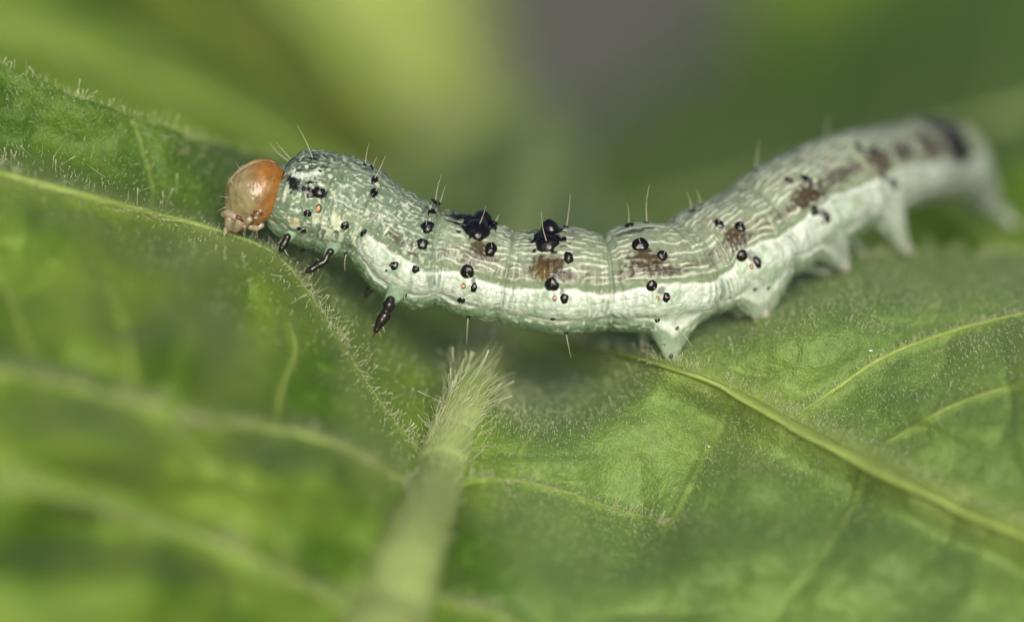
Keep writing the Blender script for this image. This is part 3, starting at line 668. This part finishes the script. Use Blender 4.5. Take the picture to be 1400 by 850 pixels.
# warts with their bristles
def frame_at(px, py):
    i, j = hit(px, py); n = Nb[i, j]; t = Tn[i]; t = nrm(t - (t @ n) * n); b = np.cross(n, t); return Pb[i, j], n, t, b
def dome(p, n, t, b, ru, rv, h, wob=.06, nr=7, na=16):
    V = []
    ph0 = random.random() * 6
    for a in np.linspace(0, 1, nr):
        th = a * math.pi * .5; rad_ = math.cos(th) ** .85; z = math.sin(th)
        for k in range(na):
            f = k / na * 2 * math.pi; w_ = 1 + wob * math.sin(3 * f + ph0) * .5 + wob * .6 * math.sin(5 * f + ph0 * 2)
            V.append(p + n * (h * z - .35 * h * (1 - a)) + t * ru * max(rad_, 1e-3) * w_ * math.cos(f) + b * rv * max(rad_, 1e-3) * w_ * math.sin(f))
    return np.array(V), grid_faces(nr, na, True)
def bristle(parent, p, tip, r=.62):
    v = tip - p; L = np.linalg.norm(v); s = nrm(np.cross(v, FW)); t = np.linspace(0, 1, 7)
    k = random.uniform(-.06, .06)
    P = p + v * t[:, None] + s * (L * k * np.sin(t * math.pi))[:, None]
    V, F = tube(P, np.linspace(r, r * .22, 7) * K, 6); mesh_from('bristle', V, F, M_bristle, parent)
def wart(px, py, rx, ry=None, tip=None, h=None, br=True, label=None):
    ry = ry or rx; p, n, t, b = frame_at(px, py)
    # foreshortening: keep the seen width
    fr_b = max(abs(b @ UP), .62); ry = ry / fr_b * 1.08; rx = rx * 1.16; sc = K * 1.0
    hh = (h if h is not None else .47 * (rx + ry) / 2) * sc
    V, F = dome(p, n, t, b, rx * sc, ry * sc, hh, random.uniform(.05, .16))
    o = mesh_from('wart', V, F[:, ::-1], M_black, cat)
    if label: o['label'] = label
    if br:
        top = p + n * hh * .8
        if tip is None:
            L = random.uniform(8, 15) * K; d = nrm(n + np.array([random.uniform(-.5, .5), 0, random.uniform(.0, .6)])); tp = top + d * L
        else:
            x0, y0, d0 = proj(top[None]); tp = at(tip[0], tip[1], float(d0[0]) - .04)
        bristle(o, top, tp)
    return o
W = [ # x, y, rx, ry, bristle tip
 (512,245.5,4.6,5,(527,213)),(512,263,5,5.5,None),(471.3,309,5.4,5,None),(496.5,318.6,3.9,4.6,None),(460,317,2,2,None),(420.5,291.6,5,4.2,None),(413,314,6,3.6,None),
 (508,229,3.4,3.4,(516,214)),(499,225,2.6,2.6,(505,196)),(436,263,8,6.5,None),(473,346,2.8,2.6,(472,370)),(427,217,3,2,(406,171)),(392,212,3,2,(377,195)),(386,211,2,2,(369,196)),
 (589,290,6.2,5,None),(583.5,309.6,8,7.6,None),(577,333,7.6,6.8,None),(593.5,272,5.2,5,(604,238)),(600,276,3,3,(609,252)),(538.4,362,5.6,5.2,None),(567.6,368,4.6,4.8,None),(528,370,1.6,1.6,None),
 (553,402,3.2,3.2,None),(638,372.4,8.6,9,(644,383)),(647.4,393,4.8,6.4,None),(630,411,5,5,None),(640.6,433,3.2,3.2,(638,470)),
 (671.4,340.5,7.4,9,None),(681.6,297,4,3.6,None),(777,352.6,6,9,None),(775,306,3.6,3.2,(780,264)),(754.7,389,9,8.6,None),(771.6,408,5.2,6.6,None),(756.8,436,3.4,3,(776,446)),(774,455,3,3,(781,489)),
 (859,306,6.5,5,(857,278)),(883.6,304,3.6,3,(888,252)),(875.7,334,10.5,9,None),(906,348.8,7,7,None),(891.6,390.7,7.6,7.8,(899,400)),(911.4,407,4.8,6.6,None),(898.8,438.6,3.4,3.2,None),(926,449,3.2,2.8,(946,474)),
 (917.5,487,3.2,3.6,None),(908,471.5,1.6,1.6,None),
 (982.5,305.6,6,6,None),(1011,309.3,6.4,6.6,None),(1014.9,350,7.6,7.6,None),(1036,358,5,8,None),(1032.4,395,2.6,2.6,(1056,413)),(1050.6,395,2.6,2.6,None),(942,284,4.4,3.6,(938,262)),(956,277,3.4,3,(952,258)),
 (1078,247,5,5,None),(1103.6,246.6,6.6,6.6,None),(1114,288,6.6,7,None),(1130,297,5.4,8,None),(1124,304,2,2,None),(1032,228,3,3,(1038,190)),(1130,188,3,3,(1134,158)),
 (1173.6,201,5.4,5.4,None),(1196,208,7,7,None),(1207.5,243,7,7,None),(1220,252,7,8,None),(1262,192,8,8,None),(1281,167,7,7,(1284,148)),(1300,205,7,7,None),(1318,190,8,8,None)]
for x, y, rx, ry, tip in W: wart(x, y, rx, ry, tip)
wart(654, 312, 15.5, 12.5, (664, 282), h=8.5, label='largest black wart, first of the two saddle spots'); wart(662, 296, 12, 10, None, h=11, br=False)
wart(748, 334, 14.5, 12.5, (740, 290), h=8, label='large black wart of the second saddle spot'); wart(751, 310, 11, 9, None, h=13, br=False)
# spiracles: dark rim and orange plate
def spiracle(px, py, ru, rv):
    p, n, t, b = frame_at(px, py)
    a = np.arange(16) / 16 * 2 * math.pi; V = []
    for rr, hh in ((1.25, -.3), (1.12, .35), (.92, .35), (.78, -.1)):
        for x in a: V.append(p + n * hh * 1.5 * K + (t * ru * math.cos(x) + b * rv * math.sin(x)) * rr * K)
    o = mesh_from('spiracle', V, grid_faces(4, 16, True)[:, ::-1], M_black, cat)
    V, F = dome(p, n, t, b, ru * .85 * K, rv * .85 * K, 1.0 * K, 0, 4, 12); mesh_from('plate', V, F[:, ::-1], M_spir, o)
for s in ((435, 286, 3.6, 5.4), (633.5, 391.6, 3, 3.4), (758.5, 407.7, 3, 3.4), (898.8, 407.3, 2.4, 2.9), (1027.8, 365, 2.5, 3.2)): spiracle(*s)

# walking legs
def leg(pts, dep, pale=None, label=None, claw=True):
    P = at([p[0] for p in pts], [p[1] for p in pts], np.full(len(pts), dep) if np.isscalar(dep) else dep)
    r = np.array([p[2] for p in pts]) * K
    n = 40; q = np.linspace(0, len(pts) - 1, n); Pq = catmull(P, n); rq = np.interp(q, np.arange(len(pts)), r)
    V, F = capped(Pq[:-6], rq[:-6], 12); o = mesh_from('leg', V, F, M_leg, cat)
    if label: o['label'] = label
    e = nrm(Pq[-1] - Pq[-7])
    V, F = tube([Pq[-8], Pq[-4], Pq[-1], Pq[-1] + e * 2.5 * K - UP * 1.2 * K], [rq[-8] * .8, rq[-4] * .7, rq[-1] * .5, .1 * K], 8); mesh_from('claw', V, F, M_dark, o)
    for k in range(5):
        i = random.randrange(12, 34); s = nrm(np.cross(Pq[i + 1] - Pq[i], FW)) * random.choice((-1, 1)); b0 = Pq[i] + s * rq[i] * .8
        bristle(o, b0, b0 + (s + e * .8) * random.uniform(4, 8) * K, .35)
    return o
leg([(534,410,6),(532,416,8.5),(530,422,7),(528,425,5.2),(526,431,8),(521,439,7.4),(516,448,4.6),(514,452,4.2),(510,460,1.6)], -.17, label='glossy black rear walking leg hanging free')
leg([(452,344,5),(447,351,3.8),(444,357,4.6),(437,361,5.4),(431,365,4.4),(426,368,4.8),(420,371,3.2),(413,375,1.8)], -.16, label='black middle walking leg stretched forward')
leg([(393,324,5),(391,329,4.5),(388,334,5.5),(385,340,4.6),(384,344,2.4)], -.13, label='dark front walking leg just behind the head')
leg([(520,388,5),(512,391,5),(507,395,5.4),(503,400,4),(499,408,2)], .14)
leg([(428,334,4),(422,338,3.4),(416,341,3),(411,344,1.6)], .12)
def cone(pts, dep, name='coxa'):
    P = at([p[0] for p in pts], [p[1] for p in pts], np.full(len(pts), dep)); r = np.array([p[2] for p in pts]) * K
    n = 24; V, F = capped(catmull(P, n), np.interp(np.linspace(0, len(pts) - 1, n), np.arange(len(pts)), r), 16)
    c = np.tile(np.array([.20, .29, .20]), (len(V), 1)) * (.85 + .3 * noise(V[:, 0] / .02, V[:, 2] / .02, 110))[:, None]
    mesh_from(name, V, F, M_body, cat, c)
cone([(545,392,16),(540,402,13),(535,409,10),(532,413,8)], -.13)
cone([(458,330,13),(454,339,10),(450,345,7),(447,350,5)], -.12)
cone([(402,312,11),(398,319,9),(394,325,6.5)], -.10)

# head: two swollen lobes with a suture, drawn to the outline of the photograph
HC = at(347, 269, -.07)
ha = R(58)                                            # the long axis runs down to the mouth
h_up = RT * math.cos(ha) + UP * math.sin(ha) - FW * 0.10; h_up = nrm(h_up)
h_side = nrm(-FW - (-FW @ h_up) * h_up); h_fr = nrm(np.cross(h_side, h_up)); 
if h_fr @ RT > 0: h_fr = -h_fr                         # towards the front (left)
_c, _s = math.cos(R(24)), math.sin(R(24)); h_fr, h_side = h_fr * _c + h_side * _s, h_side * _c - h_fr * _s
nl, nm = 180, 240
TH = np.linspace(.02, math.pi - .02, nl)[:, None]; PH = (np.arange(nm) / nm * 2 * math.pi)[None]
X = np.sin(TH) * np.cos(PH); Y = np.sin(TH) * np.sin(PH); Z = np.cos(TH) * np.ones_like(PH)      # X front, Y to the camera, Z crown
rx = 40 + 2 * X; ry = 40 * np.ones_like(X); rz = 56 * np.ones_like(X)
taper = 1 - .34 * sstep(.1, -1.0, Z) - .05 * sstep(.3, 1, Z)
fx = rx * X * taper + 9 * sstep(-.1, -1, Z) * .4; fy = ry * Y * taper; fz = rz * Z
dent = np.exp(-(Y / .10) ** 2) * sstep(-.5, .4, Z) * sstep(-.2, .5, X + Z)
k_ = 1 - .07 * dent + .010 * (fbm(X * 22 + 9, Y * 22 + Z * 15, 121, 2) - .5) + .03 * (fbm(X * 6 + 9, Y * 6 + Z * 5, 120) - .5)
Ph = HC + K * ((fx * k_)[..., None] * h_fr + (fy * k_)[..., None] * h_side + (fz * k_)[..., None] * h_up)
hx, hy, hd = proj(Ph)
og = np.array([.225, .088, .006]); cr = np.array([.215, .185, .095]); dkb = np.array([.30, .10, .03])
m = sstep(-.35, .75, -X * .75 + Z * .75 + .9 * (fbm(X * 3 + 5, Z * 3 + Y * 3, 122) - .5) + .30) * (.86 + .36 * (fbm(X * 9, Z * 9 + Y * 7, 128) - .5))
m = np.clip(m, 0, 1)
hc = mixc(np.tile(cr, (nl, nm, 1)), og, m)
rt = np.abs(np.sin((X * 1.2 + Z * 1.5 + .6 * fbm(X * 5 + 3, Z * 5 + Y * 2, 124)) * 22)); hc = mixc(hc, dkb, .5 * (1 - sstep(0, .5, rt)) * m)
hc = mixc(hc, (.42, .36, .22), .5 * dent); hc = mixc(hc, (.50, .22, .08), .5 * gauss(Z, -.2, .2) * sstep(.0, -.6, X))
hc = hc * .92; hc = mixc(hc, (.36, .31, .22), .6 * sstep(-.55, -.9, Z))
head = mesh_from('head', Ph.reshape(-1, 3), grid_faces(nl, nm, True), M_head, cat, hc.reshape(-1, 3)); head['label'] = 'orange and cream rounded head capsule'
def hhit(px, py):
    Nh = nrm(Ph - HC); d = (hx - px) ** 2 + (hy - py) ** 2 + np.where(((CAM - Ph) * Nh).sum(-1) > 0, 0, 1e6); k = int(np.argmin(d)); return Ph.reshape(-1, 3)[k], nrm(Nh.reshape(-1, 3)[k])
def blob(name, px, py, r, m, stretch=(1, 1, 1), lift=.2, parent=head, n=None):
    p, nn = hhit(px, py); t = nrm(np.cross(nn, UP)); b = np.cross(nn, t); c = p + nn * r * lift * K
    th = np.linspace(.01, math.pi - .01, 9); a = np.arange(14) / 14 * 2 * math.pi
    V = [c + r * K * (math.sin(x) * math.cos(y) * t * stretch[0] + math.sin(x) * math.sin(y) * b * stretch[1] + math.cos(x) * nn * stretch[2]) for x in th for y in a]
    return mesh_from(name, V, grid_faces(9, 14, True), m, parent)
for x, y in ((349, 289), (345, 293), (343, 298), (345, 303), (353, 306), (357, 291)): blob('eye', x, y, 2.5, M_dark, (1, 1, .9), .35)
for x, y, r_ in ((352, 293, 3), (356, 289, 2.6), (350, 298, 3)): blob('eye_mound', x, y, r_, M_pale, (1.1, 1.1, .6), 0)
def bar(name, pts, rads, m, dep, n=12):
    P = at([p[0] for p in pts], [p[1] for p in pts], dep); V, F = capped(P, np.array(rads) * K, n); return mesh_from(name, V, F, m, head)
def seat(pts, out=-.2):
    r_ = []
    for x, y in pts:
        p, nn = hhit(x, y); _, _, d0 = proj((p + nn * out * .01)[None]); r_.append(float(d0[0]))
    return np.array(r_)
def mp_bar(name, pts, rads, m, out=0): bar(name, pts, rads, m, seat(pts, out))
mp_bar('antenna', [(341,300),(338,304),(335,309)], [4.6, 3.6, 2.0], M_pale, 2)
mp_bar('mandible', [(329,302),(326,308),(322,314)], [7, 7, 4.5], M_pale)
mp_bar('mandible', [(314,299),(313,306),(313,312)], [6.5, 6.5, 4.5], M_pale)
mp_bar('mandible_edge', [(316,315),(323,318),(331,314)], [2.2, 2.8, 2.0], M_dark, 1)
mp_bar('mandible_edge', [(324,296),(329,299),(332,303)], [2.0, 2.6, 1.8], M_dark, 3)
mp_bar('labrum', [(306,293),(313,292),(321,296)], [5, 7, 5], M_pale)
mp_bar('palp', [(343,310),(350,311),(357,308)], [5, 6, 4.5], M_pale)
mp_bar('palp', [(334,309),(335,314),(335,319)], [3.5, 3.2, 1.8], M_pale, 3)
mp_bar('palp', [(309,312),(308,317),(306,321)], [3.2, 2.6, 1.4], M_pale)
for bx0, by0, tx_, ty_ in ((318,250,311,240),(311,270,300,268),(309,283,296,290),(330,232,322,221),(309,316,302,330),(322,318,319,331),(333,318,335,332),(350,312,352,326)):
    p, nn = hhit(bx0, by0); _, _, d0 = proj(p[None]); bristle(head, p, at(tx_, ty_, float(d0[0]) - .02), .4)
# collar of skin between head and first segment
V, F = tube([at(372, 257, .0), at(376, 258, 0), at(382, 260, .0), at(392, 266, 0)], np.array([26, 35, 41, 45]) * K, 48)
mesh_from('neck', V, F, M_body, cat, np.tile(np.array([.16, .22, .18]), (len(V), 1)) * (.85 + .3 * noise(V[:, 0] / .02, V[:, 2] / .03, 126))[:, None])
print('tris', sum(len(m.polygons) * 2 for m in bpy.data.meshes), 'objects', len(bpy.data.objects))
